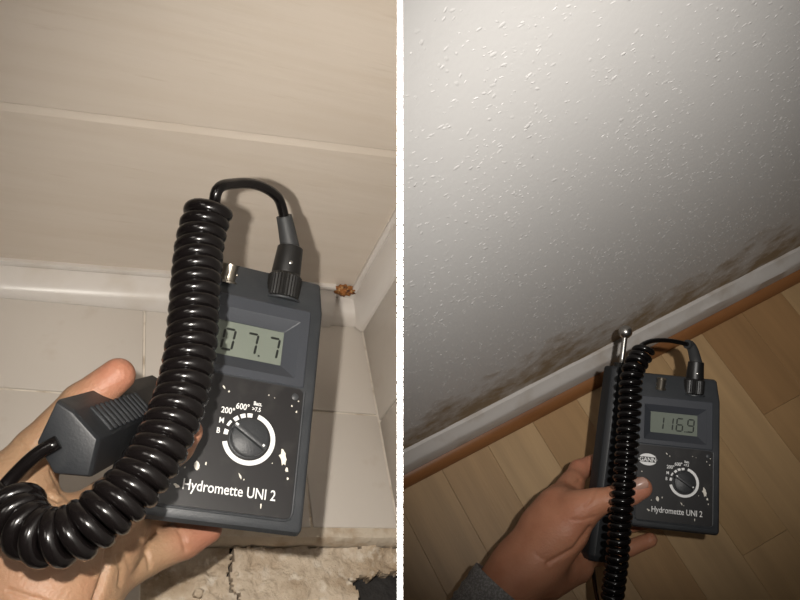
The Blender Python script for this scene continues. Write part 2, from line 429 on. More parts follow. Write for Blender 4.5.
# woodchips under the paint: countless small bumps
def chips():
    V = []; F = []
    r2 = random.Random(3)
    def in_clip(x, z):
        q = MC.inverted() @ Vector((x, YW, z)); return q.x > PT + .003
    n = 0
    while n < 17000:
        x = r2.uniform(0, 1.0); z = r2.uniform(.062, 1.05) if n % 3 else r2.uniform(.062, .5)
        if noise.noise(Vector((x * 14, z * 14, 0))) < r2.uniform(-.75, .3): n += .25; continue
        n += 1
        if not in_clip(x, z): continue
        a = r2.gauss(0, .9); l = r2.uniform(.0011, .0030) * (1.3 if r2.random() < .25 else 1); w = l * r2.uniform(.38, .75); hgt = r2.uniform(.00013, .00033)
        ca, sa = math.cos(a), math.sin(a); b = len(V)
        for (rad, dep) in ((1, 0), (.68, .92)):
            for k in range(7):
                th = 2 * math.pi * k / 7; j = r2.uniform(.8, 1.15)
                u, v = l * rad * math.cos(th) * j, w * rad * math.sin(th) * j
                V.append((x + u * ca - v * sa, YW + .0002 - dep * hgt, z + u * sa + v * ca))
        V.append((x, YW - hgt, z))
        for k in range(7):
            j = (k + 1) % 7
            F.append((b + k, b + j, b + 7 + j, b + 7 + k)); F.append((b + 7 + k, b + 7 + j, b + 14))
    return V, F
V, F = chips()
o = obj_vf('woodchip_relief', V, F, m_chip, wallR, I4, angle=180); o['kind'] = 'stuff'
def run_x(name, sec, mat_, label, wob=0):
    bm = bmesh.new(); prev = None
    n = 90 if wob else 1
    for i in range(n + 1):
        x = X0 + (X1 - X0) * i / n
        ring = [bm.verts.new((x, y + (wob * noise.noise(Vector((x * 26, k * .7, 0))) if 0 < k < len(sec) - 1 and wob else 0), z + (wob * .6 * noise.noise(Vector((x * 40, k, 5))) if 1 < k < 5 and wob else 0))) for k, (y, z) in enumerate(sec)]
        if prev:
            for k in range(len(ring)): bm.faces.new((prev[k], prev[(k + 1) % len(ring)], ring[(k + 1) % len(ring)], ring[k]))
        else: bm.faces.new(ring[::-1])
        prev = ring
    bm.faces.new(prev); clip_bm(bm, I4, 1)
    o = obj_bm(name, bm, mat_, None, I4, angle=35); structure(o, label); return o
run_x('baseboard_right', [(YW, 0), (YW, .0605), (YW - .004, .0600), (YW - .0105, .0525), (YW - .0145, .050), (YW - .0170, .046), (YW - .0170, 0)], m_board, 'white painted baseboard along the foot of the papered wall', .0011)
run_x('trim_4', [(YW - .0172, 0), (YW - .0172, .016), (YF + .0085, .0155), (YF + .003, .011), (YF, .004), (YF, 0)], m_strip, 'orange-brown wooden quarter-round strip between baseboard and laminate floor')
# laminate strips
floorR = structure(box('floor', X0, X1, -1.1, YF + .028, -.03, -.0072, m_under, None, I4, clip=1), 'light beech laminate floor in narrow strips')
tones = [(.42, .27, .135), (.45, .295, .15), (.40, .245, .115), (.47, .315, .165), (.345, .20, .09), (.44, .285, .14)]
k0 = -5; offs = [.02, .19, .10, .26, .05, .33, .14]
seq = [2, 1, 4, 3, 1, 0, 3, 2, 3, 5, 1, 3, 4, 1, 5, 2, 3, 0, 1, 4, 3, 2]
for k in range(k0, 16):
    xa = .147 + .067 * k; xb = xa + .067
    y = YF + .012; idx = 0
    seg = [offs[k % 7] + .22, .95, .4]
    if k == 6: seg = [.142, .95, .40]
    for L_ in seg:
        bm = bmesh.new(); add_box(bm, xa + .00012, xb - .00012, y - L_ + .00012, y - .00012, -.007, 0, .0002, 1)
        clip_bm(bm, I4, 1)
        if len(bm.faces) == 0: bm.free(); y -= L_; idx += 1; continue
        o = obj_bm('floor_strip', bm, m_plank, floorR, I4)
        t = tones[(seq[k - k0] + idx * 2) % 6] if idx else tones[seq[k - k0]]
        if k == 6: t = tones[4] if idx == 0 else tones[2]
        if k == 5: t = tones[1] if idx == 0 else tones[3]
        o.color = (*t, 1); y -= L_; idx += 1

# ------------------------------------------------------------------ moisture meters
def pose(R, T): return MC @ Matrix([list(R[0]) + [T[0]], list(R[1]) + [T[1]], list(R[2]) + [T[2]], [0, 0, 0, 1]])
PL = pose([[0.9115, 0.0427, 0.4091], [-0.2165, 0.8956, 0.3887], [-0.3498, -0.4428, 0.8255]], [-0.0899, -0.043, -0.4489])
PR = pose([[0.9936, 0.1072, -0.0369], [-0.0941, 0.9615, 0.2583], [0.0632, -0.2532, 0.9654]], [0.277, -0.1478, -0.8066])
mm = .001
SEG = {'0': 'abcdef', '1': 'bc', '6': 'acdefg', '7': 'abc', '9': 'abcdfg'}
def digit_polys(ch, cx, cy, w, h, t, sl):
    out = []
    def P(x, y): return (cx + x + (y) * sl, cy + y)
    hw, hh = w / 2, h / 2; g = t * .18
    hor = lambda y: [P(-hw + t * .5 + g, y), P(-hw + t + g, y + t / 2), P(hw - t - g, y + t / 2), P(hw - t * .5 - g, y), P(hw - t - g, y - t / 2), P(-hw + t + g, y - t / 2)]
    ver = lambda x, y0, y1: [P(x, y0 + t * .5 + g), P(x + t / 2, y0 + t + g), P(x + t / 2, y1 - t - g), P(x, y1 - t * .5 - g), P(x - t / 2, y1 - t - g), P(x - t / 2, y0 + t + g)]
    S = {'a': hor(hh - t / 2), 'g': hor(0), 'd': hor(-hh + t / 2), 'b': ver(hw - t / 2, -t / 2, hh), 'c': ver(hw - t / 2, -hh, t / 2), 'f': ver(-hw + t / 2, -t / 2, hh), 'e': ver(-hw + t / 2, -hh, t / 2)}
    return [S[s] for s in SEG[ch]]
def sector(r0, r1, a0, a1, cx, cy, n):
    o_ = [(cx + r1 * math.cos(math.radians(a0 + (a1 - a0) * k / n)), cy + r1 * math.sin(math.radians(a0 + (a1 - a0) * k / n))) for k in range(n + 1)]
    i_ = [(cx + r0 * math.cos(math.radians(a0 + (a1 - a0) * k / n)), cy + r0 * math.sin(math.radians(a0 + (a1 - a0) * k / n))) for k in range(n + 1)]
    return [[o_[k], o_[k + 1], i_[k + 1], i_[k]] for k in range(n)]
def meter(Mx, label, digits, dots, lcd_mat, seed):
    root = empty('moisture_meter', Mx, label, 'meter', 'moisture meters with dial and display')
    r2 = random.Random(seed)
    # --- case: drafted box with sloped top, window cut out
    prof = [(-82, -5), (-80.5, -1.2), (-78, 0), (50, 0), (73, -9), (75, -13), (74, -34), (68, -38), (-66, -38), (-74, -32)]
    bm = bmesh.new(); A = []; B = []
    for (y, z) in prof:
        hw = (45 + .06 * min(0, z + 6)) * mm
        A.append(bm.verts.new((-hw + 4 * mm, y * mm, z * mm))); B.append(bm.verts.new((hw, y * mm, z * mm)))
    n = len(prof)
    for i in range(n): bm.faces.new((A[i], A[(i + 1) % n], B[(i + 1) % n], B[i]))
    fa = bm.faces.new(A[::-1]); fb = bm.faces.new(B)
    bmesh.ops.recalc_face_normals(bm, faces=bm.faces)
    bmesh.ops.bevel(bm, geom=list(fa.edges) + list(fb.edges), offset=2.6 * mm, segments=4, affect='EDGES', profile=.5, clamp_overlap=True)
    body = obj_bm('case', bm, m_case, root, Mx, angle=35)
    cb = bmesh.new(); add_box(cb, -31.5 * mm, 31.5 * mm, 4.5 * mm, 40.5 * mm, -7 * mm, 5 * mm)
    cm = bpy.data.meshes.new('cut'); cb.to_mesh(cm); cb.free(); co = bpy.data.objects.new('cut', cm); COL.objects.link(co); co.matrix_world = Mx
    md = body.modifiers.new('b', 'BOOLEAN'); md.operation = 'DIFFERENCE'; md.object = co; md.solver = 'EXACT'
    bpy.context.view_layer.update(); dg = bpy.context.evaluated_depsgraph_get()
    me = bpy.data.meshes.new_from_object(body.evaluated_get(dg)); body.modifiers.clear(); body.data = me; bpy.data.objects.remove(co)
    # --- display module: raised frame sloping down to the display
    def ring(x, y0, y1, z, r): return [(px, py, z) for px, py in rrect(-x * mm, x * mm, y0 * mm, y1 * mm, r * mm, 3)]
    loops = [ring(37.4, -.2, 48.7, -.3 * mm, 1.2), ring(37.4, -.2, 48.7, .7 * mm, 1.2), ring(36.6, .6, 47.9, 1.3 * mm, .8), ring(31.3, 4.6, 40.4, 1.3 * mm, .6), ring(30.6, 5.3, 39.7, .7 * mm, .5), ring(23.6, 12.9, 34.1, -4.4 * mm, .3), ring(23.6, 12.9, 34.1, -5.6 * mm, .3)]
    bm = bmesh.new(); L = [[bm.verts.new(v) for v in lp] for lp in loops]; k = len(L[0])
    for a, b in zip(L, L[1:]):
        for i in range(k): bm.faces.new((a[i], a[(i + 1) % k], b[(i + 1) % k], b[i]))
    bz = obj_bm('display_bezel', bm, m_module, root, Mx, angle=25)
    lcd = flat('display', [[(-23.6 * mm, 12.9 * mm), (23.6 * mm, 12.9 * mm), (23.6 * mm, 34.1 * mm), (-23.6 * mm, 34.1 * mm)]], -6.2 * mm, lcd_mat, root, Mx, .0011)
    for ch, cx in digits:
        flat('digit', digit_polys(ch, cx * mm, 23 * mm, 7.4 * mm, 14 * mm, 1.35 * mm, .09), -5.05 * mm, m_seg, lcd, Mx, .0001)
    for cx in dots:
        flat('decimal_point', [rrect((cx - .6) * mm, (cx + .6) * mm, 15.9 * mm, 17.0 * mm, .2 * mm, 1)], -5.05 * mm, m_seg, lcd, Mx, .0001)
    # --- face plate with a bead round its foot
    pl = flat('face_plate', [rrect(-37.3 * mm, 37.3 * mm, -74.5 * mm, -1.2 * mm, 3 * mm, 5)], -.2 * mm, m_plate, root, Mx, .0010)
    bead = [Vector((x, y, .35 * mm)) for x, y in [(-38.2 * mm, -2 * mm), (-38.2 * mm, -40 * mm), (-38.2 * mm, -71 * mm), (-37.3 * mm, -74 * mm), (-34.5 * mm, -75.4 * mm), (0, -75.4 * mm), (34.5 * mm, -75.4 * mm), (37.3 * mm, -74 * mm), (38.2 * mm, -71 * mm), (38.2 * mm, -40 * mm), (38.2 * mm, -2 * mm)]]
    V, F = tube(bead, .75 * mm, 8); obj_vf('rim_bead', V, F, m_case, root, Mx)
    zt = .81 * mm
    text('model_lettering', 'Hydromette UNI 2', 8.0 * mm, -22 * mm, -66 * mm, zt, m_print, root, Mx, sx=.80, bold=.00005)
    cx, cy = 9.5 * mm, -34.5 * mm
    flat('dial_arc', sector(12.1 * mm, 14.7 * mm, 75, -165, cx, cy, 48), zt, m_print, root, Mx)
    for a in (172, 130, 112, 95):
        flat('dial_tick', sector(11.9 * mm, 14.2 * mm, a - 6.2, a + 6.2, cx, cy, 3), zt, m_print, root, Mx)
    flat('dial_tick', sector(12.9 * mm, 14.4 * mm, 143, 157, cx, cy, 3), zt, m_print, root, Mx)
    for s, a, rr, sz in (('B', 173, 17.3, 4.3), ('M', 154, 18.0, 4.3), ('200°', 134, 19.3, 4.8), ('600°', 108, 18.3, 4.8), ('Batt.', 83, 20.6, 3.1), ('>7.5', 83, 17.3, 3.3)):
        a_ = math.radians(a)
        text('dial_lettering', s, sz * mm, cx + rr * mm * math.cos(a_), cy + rr * mm * math.sin(a_) - sz * .36 * mm, zt, m_print, root, Mx, 'CENTER', .85, .00007)
    # knob with a ridge across it
    V, F = revolve([(0, 11.3 * mm), (.8 * mm, 11.3 * mm), (1.2 * mm, 10.6 * mm), (3.6 * mm, 10.2 * mm), (4.1 * mm, 9.6 * mm)], 40, Vector((0, 0, 1)), Vector((cx, cy, zt - .0002)))
    kn = obj_vf('knob', V, F, m_knob, root, Mx)
    bm = bmesh.new(); add_box(bm, -11.4 * mm, 10.6 * mm, -2.1 * mm, 2.1 * mm, 0, 6.4 * mm, .8 * mm, 2)
    for v in bm.verts:
        if v.co.z > 3 * mm: v.co.y *= .72
    bmesh.ops.transform(bm, verts=bm.verts, matrix=Matrix.Translation((cx, cy, zt)) @ Matrix.Rotation(math.radians(-31), 4, 'Z'))
    obj_bm('knob_ridge', bm, m_knob, kn, Mx)
    a_ = math.radians(149); e = Vector((math.cos(a_), math.sin(a_))); q = Vector((-e.y, e.x))
    flat('pointer_mark', [[(cx + e.x * r_ + q.x * s_, cy + e.y * r_ + q.y * s_) for r_, s_ in ((9.2 * mm, -.6 * mm), (11.0 * mm, -.6 * mm), (11.0 * mm, .6 * mm), (9.2 * mm, .6 * mm))]], zt + 6.35 * mm, m_print, kn, Mx)
    flat('pointer_mark', [[(cx - e.x * r_ + q.x * s_, cy - e.y * r_ + q.y * s_) for r_, s_ in ((7.6 * mm, -.6 * mm), (8.8 * mm, -.6 * mm), (8.8 * mm, .6 * mm), (7.6 * mm, .6 * mm))]], zt + 6.35 * mm, m_print, kn, Mx)
    # oval maker's badge
    ex, ey = -26.6 * mm, -15.6 * mm
    flat('badge_oval', [[(ex + 9.2 * mm * math.cos(t), ey + 5.9 * mm * math.sin(t)) for t in [2 * math.pi * i / 40 for i in range(40)]]], zt, m_print, root, Mx)
    flat('badge_band', [[(ex - 8.9 * mm, ey - 2.6 * mm), (ex + 8.9 * mm, ey - 2.6 * mm), (ex + 8.9 * mm, ey + 2.6 * mm), (ex - 8.9 * mm, ey + 2.6 * mm)]], zt + .00014, m_ink, root, Mx, .0001)
    text('badge_lettering', 'GANN', 6.0 * mm, ex, ey - 2.1 * mm, zt + .00034, m_print, root, Mx, 'CENTER', .95, .0001)
    # screw in the corner of the plate
    V, F = revolve([(0, 2.0 * mm), (.5 * mm, 2.0 * mm), (.9 * mm, 1.3 * mm)], 16, Vector((0, 0, 1)), Vector((32.8 * mm, -6.2 * mm, zt - .0003)))
    obj_vf('screw', V, F, m_case, root, Mx)
    # dried paint splashes
    def fleck(x, y, lx, ly, rot=0, n_=11):
        P = []
        for i in range(n_):
            a = 2 * math.pi * i / n_; j = r2.uniform(.55, 1.2); u, v = lx * math.cos(a) * j, ly * math.sin(a) * j
            P.append(((x + u * math.cos(rot) - v * math.sin(rot)) * mm, (y + u * math.sin(rot) + v * math.cos(rot)) * mm))
        return P
    flat('paint_splash', [fleck(29.5, -41.5, 2.1, 4.6, .25, 15)], zt, m_fleck, root, Mx, .0003)
    spl = [(32.5, -48.5, .9, 1.4, .2), (33.5, -53, .6, .8, 0), (7.5, -55.5, .45, 2.0, .6), (9.6, -57.0, .4, .5, 0), (-16, -53, 1.5, 2.2, .2), (-11.5, -51.5, .5, .9, 0), (-24.5, -64.8, 1.7, 1.1, -.3), (31.5, -12, .6, .6, 0), (34.5, -15, .5, .7, 0), (-8, -8, .7, 1.3, .6), (-5, -10, .5, .6, 0), (35, -8.5, .45, .45, 0), (17.5, -8, .4, .5, 0), (20.5, -69.5, .5, 1.5, .1), (-22, -55, .6, .5, 0), (24, -46, .4, .4, 0), (21, -9, .3, .3, 0), (-32, -28, .7, .7, 0)]
    for i, (x, y, lx, ly, ro) in enumerate(spl): flat('paint_splash', [fleck(x, y, lx, ly, ro, 8)], zt, m_fleck, root, Mx, .00025)
    # sockets on the sloped top
    up = Vector((0, .93, .20)).normalized()
    ub = Vector((0, .90, .42)).normalized()
    V, F = revolve([(0, 5.8 * mm), (1.0 * mm, 5.8 * mm), (1.4 * mm, 4.5 * mm), (9.6 * mm, 4.4 * mm), (9.6 * mm, 4.8 * mm), (11.0 * mm, 4.8 * mm), (11.0 * mm, 3.7 * mm), (4 * mm, 3.5 * mm)], 24, ub, Vector((-14.5 * mm, 58 * mm, -4.5 * mm)))
    so = obj_vf('coaxial_socket', V, F, m_metal, root, Mx); so['label'] = 'small nickel-plated socket'
    V, F = revolve([(0, .9 * mm), (5.6 * mm, .9 * mm), (6 * mm, .5 * mm)], 10, ub, Vector((-14.5 * mm, 58 * mm, -4.5 * mm)) + ub * 3 * mm)
    obj_vf('pin', V, F, m_metal, so, Mx)
    for s in (-1, 1):
        V, F = revolve([(0, .7 * mm), (1.6 * mm, .7 * mm)], 8, Vector((s, 0, 0)), Vector((-14.5 * mm, 58 * mm, -4.5 * mm)) + ub * 5.5 * mm + Vector((s * 3.7 * mm, 0, 0)))
        obj_vf('lug', V, F, m_metal, so, Mx)
    V, F = revolve([(0, 11.4 * mm), (1.0 * mm, 11.4 * mm), (1.4 * mm, 10.6 * mm)], 32, up, Vector((20 * mm, 55.0 * mm, -7 * mm)))
    obj_vf('round_socket', V, F, m_case, root, Mx)
    return root
meter(PL, 'dark grey moisture meter showing 07.7, held up before the panelled wall', [('0', -8.5), ('7', 5.0), ('7', 18.0)], [10.2], m_lcd, 3)
meter(PR, 'black moisture meter showing 116.9, held over the laminate floor', [('1', -13.5), ('1', -4.0), ('6', 6.0), ('9', 17.0)], [11.3, 13.2], m_lcd, 3)

# ------------------------------------------------------------------ cables: plug, lead, coil
def cable(Mx, arch, coil_pts, od, wire, pitch, tail, label, phase=0):
    base = Mx @ Vector((20 * mm, 59 * mm, -8 * mm))
    root = empty('coiled_cable', Matrix.Translation(base), label, 'cable', 'coiled probe cables')
    up = Vector((0, .93, .20)).normalized(); o0 = Vector((20 * mm, 56.0 * mm, -7 * mm))
    V, F = revolve([(.6 * mm, 9.4 * mm), (1.4 * mm, 10.3 * mm), (14.5 * mm, 10.3 * mm), (15.4 * mm, 9.4 * mm), (16.5 * mm, 8.6 * mm)], 64, up, o0, flute=(1.3 * mm, 14.6 * mm, .95))
    pg = obj_vf('plug', V, F, m_plug, root, Mx, angle=9); pg['label'] = 'knurled round plug collar'
    V, F = revolve([(15.0 * mm, 8.6 * mm), (17 * mm, 8.9 * mm), (30 * mm, 8.1 * mm), (33.4 * mm, 7.9 * mm), (34 * mm, 7.0 * mm)], 32, up, o0)
    sl = obj_vf('plug_sleeve', V, F, m_plug, pg, Mx, angle=50)
    fr = up.cross(Vector((1, 0, 0))).normalized()
    if fr.z < 0: fr = -fr
    V, F = revolve([(0, 1.1 * mm), (.5 * mm, 1.1 * mm), (.7 * mm, .6 * mm)], 12, fr, o0 + up * 22 * mm + fr * 8.4 * mm)
    obj_vf('sleeve_rivet', V, F, m_steel, pg, Mx)
    top = Mx @ (o0 + up * 33 * mm)
    A = [MC @ C(*a) for a in arch]                                  # boot + lead path from the plug to the coil
    upw = (Mx.to_3x3() @ up)
    path = resample(catmull([Mx @ (o0 + up * 30 * mm), top] + A, 16), .0025)
    nb = 9
    bp = [p_ for p_ in path if (p_ - top).length < .0215][:40]
    V, F = tube(bp, lambda t: (6.3 - 1.5 * t) * mm, 18); obj_vf('plug_boot', V, F, m_boot, pg, I4, angle=60)
    CP = catmull([MC @ C(*c) for c in coil_pts], 24)
    H = helix(CP, (od - wire) / 2, pitch, 22, phase)
    # lead joins the first turn
    lead = resample(catmull([top] + A + [H[3]], 16), .0025)
    V, F = tube(lead, wire * .40, 12); obj_vf('lead', V, F, m_cable, root, I4, angle=180)
    V, F = tube(H, wire / 2, 12); co = obj_vf('coil', V, F, m_cable, root, I4, angle=180); co['label'] = 'glossy black spiral coil'
    T_ = [H[-3]] + [MC @ C(*t) for t in tail]
    V, F = tube(resample(catmull(T_, 16), .003), wire * .42, 12); obj_vf('lead', V, F, m_cable, root, I4, angle=180)
    return root
cable(PL, [(281.5, 206, .487), (273, 193, .478), (256, 184.5, .462), (236, 183.5, .445), (218, 189, .430)],
      [(211, 205, .425), (205, 222, .422), (199, 250, .415), (196, 285, .405), (193.5, 320, .396), (190, 355, .387), (183, 390, .377), (171, 424, .366), (154, 458, .355), (130, 490, .345), (100, 517, .337), (70, 535, .333), (42, 537, .333), (22, 523, .338), (15, 503, .347)],
      .0258, .0078, .0070, [(-2, 489, .350), (-30, 482, .350), (-60, 500, .348), (-52, 530, .348), (-28, 524, .350), (-8, 502, .353), (12, 478, .356), (36, 455, .358), (58, 442, .3600)], 'thick glossy black coiled cable plugged into the meter, curling across the open palm')
cable(PR, [(691.5, 347, .838), (684, 343.5, .832), (668, 340.5, .82), (652, 341, .805), (641, 346, .792)],
      [(644, 350, .785), (640, 358, .782), (634, 368, .776), (631, 382, .772), (630, 405, .768), (628, 435, .762), (626, 465, .757), (623, 495, .752), (620, 525, .748), (617, 560, .746), (612, 600, .75)],
      .0225, .0060, .0074, [(606, 615, .76), (598, 600, .80), (594, 575, .845), (592, 560, .858)], 'thin black coiled cable hanging over the thumb beside the ball probe', 1.0)

# ------------------------------------------------------------------ hand probes
def prism(sec, depth_pts, bev):
    """sec: list of (x, y); depth_pts: [(z, scale)]"""
    bm = bmesh.new(); L = [[bm.verts.new((x * s, y * s, z)) for x, y in sec] for z, s in depth_pts]; n = len(sec)
    for a, b in zip(L, L[1:]):
        for i in range(n): bm.faces.new((a[i], a[(i + 1) % n], b[(i + 1) % n], b[i]))
    bm.faces.new(L[0][::-1]); bm.faces.new(L[-1]); bmesh.ops.recalc_face_normals(bm, faces=bm.faces)
    bmesh.ops.bevel(bm, geom=bm.edges[:], offset=bev, segments=2, affect='EDGES', profile=.5, clamp_overlap=True)
    return bm
def axes(o_, zdir, ydir):
    z = zdir.normalized(); x = ydir.cross(z).normalized(); y = z.cross(x)
    m = Matrix([[x[i], y[i], z[i], o_[i]] for i in range(3)] + [[0, 0, 0, 1]]); return m
# left: seen from its cable end, pointing away from the camera
Pm = MC @ axes(C(66.5, 441, .362), C(385, 312, 1) * .5 - C(70, 442, .362) * 0 + Vector((0, 0, 0)), Vector((0, 1, 0)))
# (local x runs to the camera's left when looking along the probe, so the section is mirrored)
root = empty('hand_probe', Pm, 'charcoal hand probe with ribbed grip, held between thumb and palm', 'probe', 'hand probes')
sec = [(5.0, 18.8), (14.2, -1.0), (6.0, -15.5), (-10.4, -17.0), (-14.4, .6), (-2.8, 13.6)]
sec = [(-x * mm, y * mm) for x, y in sec] if False else [(x * mm, y * mm) for x, y in sec]
pb = obj_bm('grip_body', prism(sec, [(0, .93), (.003, 1.0), (.150, .98)], .0009), m_probe, root, Pm, angle=30)
a = Vector((-2.8, 13.6, 0)) * mm; b = Vector((-14.4, .6, 0)) * mm; e = (b - a).normalized(); nrm = Vector((-e.y, e.x, 0))
if nrm.dot(a + b) < 0: nrm = -nrm
for k in range(11):
    z = .019 + .0066 * k
    bm = bmesh.new(); add_box(bm, .0008, (b - a).length - .0014, -.0006, .0014, z, z + .0030, .0007, 1)
    bmesh.ops.transform(bm, verts=bm.verts, matrix=Matrix([[e.x, nrm.x, 0, a.x], [e.y, nrm.y, 0, a.y], [0, 0, 1, 0], [0, 0, 0, 1]]))
    obj_bm('grip_rib', bm, m_probe, root, Pm)
def ball_tip(root, Mx, z0):
    V, F = revolve([(0, 8.0 * mm), (4.5 * mm, 8.0 * mm), (5.2 * mm, 7.2 * mm)], 24, Vector((0, 0, 1)), Vector((0, 0, z0)))
    obj_vf('collar', V, F, m_plug, root, Mx)
    V, F = revolve([(4.5 * mm, 3.0 * mm), (34 * mm, 2.9 * mm)], 16, Vector((0, 0, 1)), Vector((0, 0, z0)))
    obj_vf('rod', V, F, m_steel, root, Mx)
    bm = bmesh.new(); bmesh.ops.create_uvsphere(bm, u_segments=28, v_segments=18, radius=7.3 * mm); bmesh.ops.translate(bm, verts=bm.verts, vec=(0, 0, z0 + 39.5 * mm))
    o = obj_bm('ball_tip', bm, m_steel, root, Mx, angle=180); o['label'] = 'steel ball tip'
ball_tip(root, Pm, .150)
# right: ball tip up, body running down beside the meter
pt_top = C(621, 368, .862); pt_bot = C(597, 560, .835)
zd = (pt_top - pt_bot).normalized(); Lb = (pt_top - pt_bot).length
Pm = MC @ axes(pt_bot, zd, Vector((.25, 0, 1)).normalized())
root = empty('hand_probe', Pm, 'black hand probe with a steel ball tip, held beside the meter', 'probe', 'hand probes')
w2, t2, c2 = 15.5 * mm, 13 * mm, 5 * mm
sec = [(w2, -t2 + c2), (w2, t2 - c2), (w2 - c2, t2), (-w2 + c2, t2), (-w2, t2 - c2), (-w2, -t2 + c2), (-w2 + c2, -t2), (w2 - c2, -t2)]
obj_bm('grip_body', prism(sec, [(0, .86), (.006, 1.0), (Lb - .003, 1.0), (Lb, .95)], .0008), m_probe, root, Pm, angle=30)
ball_tip(root, Pm, Lb)
V, F = revolve([(0, 3.6 * mm), (.4 * mm, 3.6 * mm), (.4 * mm, 2.8 * mm), (.1 * mm, 2.6 * mm), (.1 * mm, 1.2 * mm), (.5 * mm, 1.0 * mm)], 20, Vector((0, 1, 0)), Vector((-2 * mm, t2 - .0001, Lb * .44)))
obj_vf('screw', V, F, m_probe, root, Pm)

# ------------------------------------------------------------------ hands (one continuous surface each)
def sd_cone(P, a, b, r1, r2):
    """distance to a round cone from a (radius r1) to b (radius r2)"""
    a = np.array(a); b = np.array(b); ba = b - a; l2 = ba @ ba; rr = r1 - r2; a2 = l2 - rr * rr; il2 = 1 / l2
    pa = P - a; y = pa @ ba; z = y - l2
    x2 = ((pa * l2 - y[..., None] * ba) ** 2).sum(-1); y2 = y * y * l2; z2 = z * z * l2
    k = np.sign(rr) * rr * rr * x2
    d = (np.sqrt(np.maximum(x2 * a2 * il2, 0)) + y * rr) * il2 - r1
    m1 = np.sign(z) * a2 * z2 > k; m2 = np.sign(y) * a2 * y2 < k
    d = np.where(m2, np.sqrt(x2 + y2) * il2 - r1, d)
    return np.where(m1, np.sqrt(x2 + z2) * il2 - r2, d)
def smin(a, b, k):
    h = np.clip(.5 + .5 * (b - a) / k, 0, 1); return b + (a - b) * h - k * h * (1 - h)
def surface_nets(D, o, h):
    s = D < 0
    nx, ny, nz = D.shape
    cs = [(i, j, k) for i in (0, 1) for j in (0, 1) for k in (0, 1)]
    sub = lambda A_, c: A_[c[0]:nx - 1 + c[0], c[1]:ny - 1 + c[1], c[2]:nz - 1 + c[2]]
    cnt = sum(sub(s, c).astype(np.int8) for c in cs); act = (cnt > 0) & (cnt < 8)
    idx = np.full(act.shape, -1, np.int64); ii = np.argwhere(act); idx[act] = np.arange(len(ii))
    vals = {c: sub(D, c)[act] for c in cs}
    acc = np.zeros((len(ii), 3)); n = np.zeros(len(ii))
    for a in cs:
        for ax in range(3):
            if a[ax]: continue
            b = list(a); b[ax] = 1; b = tuple(b)
            va, vb = vals[a], vals[b]; m = (va < 0) != (vb < 0)
            t = np.where(m, va / np.where(m, va - vb, 1), 0)
            p_ = np.array(a, float)[None].repeat(len(ii), 0); p_[:, ax] += t
            acc[m] += p_[m]; n[m] += 1
    V = o + h * (ii + acc / n[:, None])
    F = []
    for ax in range(3):
        u, v = (ax + 1) % 3, (ax + 2) % 3
        sl0 = [slice(None)] * 3; sl1 = [slice(None)] * 3; sl0[ax] = slice(0, -1); sl1[ax] = slice(1, None)
        e = s[tuple(sl0)] != s[tuple(sl1)]; w = np.argwhere(e)
        w = w[(w[:, u] > 0) & (w[:, v] > 0) & (w[:, u] < D.shape[u] - 1) & (w[:, v] < D.shape[v] - 1)]
        def g(du, dv):
            q = w.copy(); q[:, u] += du; q[:, v] += dv; return idx[q[:, 0], q[:, 1], q[:, 2]]
        qd = np.stack([g(-1, -1), g(0, -1), g(0, 0), g(-1, 0)], 1)
        flip = ~s[w[:, 0], w[:, 1], w[:, 2]]; qd[flip] = qd[flip][:, ::-1]; F.append(qd)
    return V, np.concatenate(F)
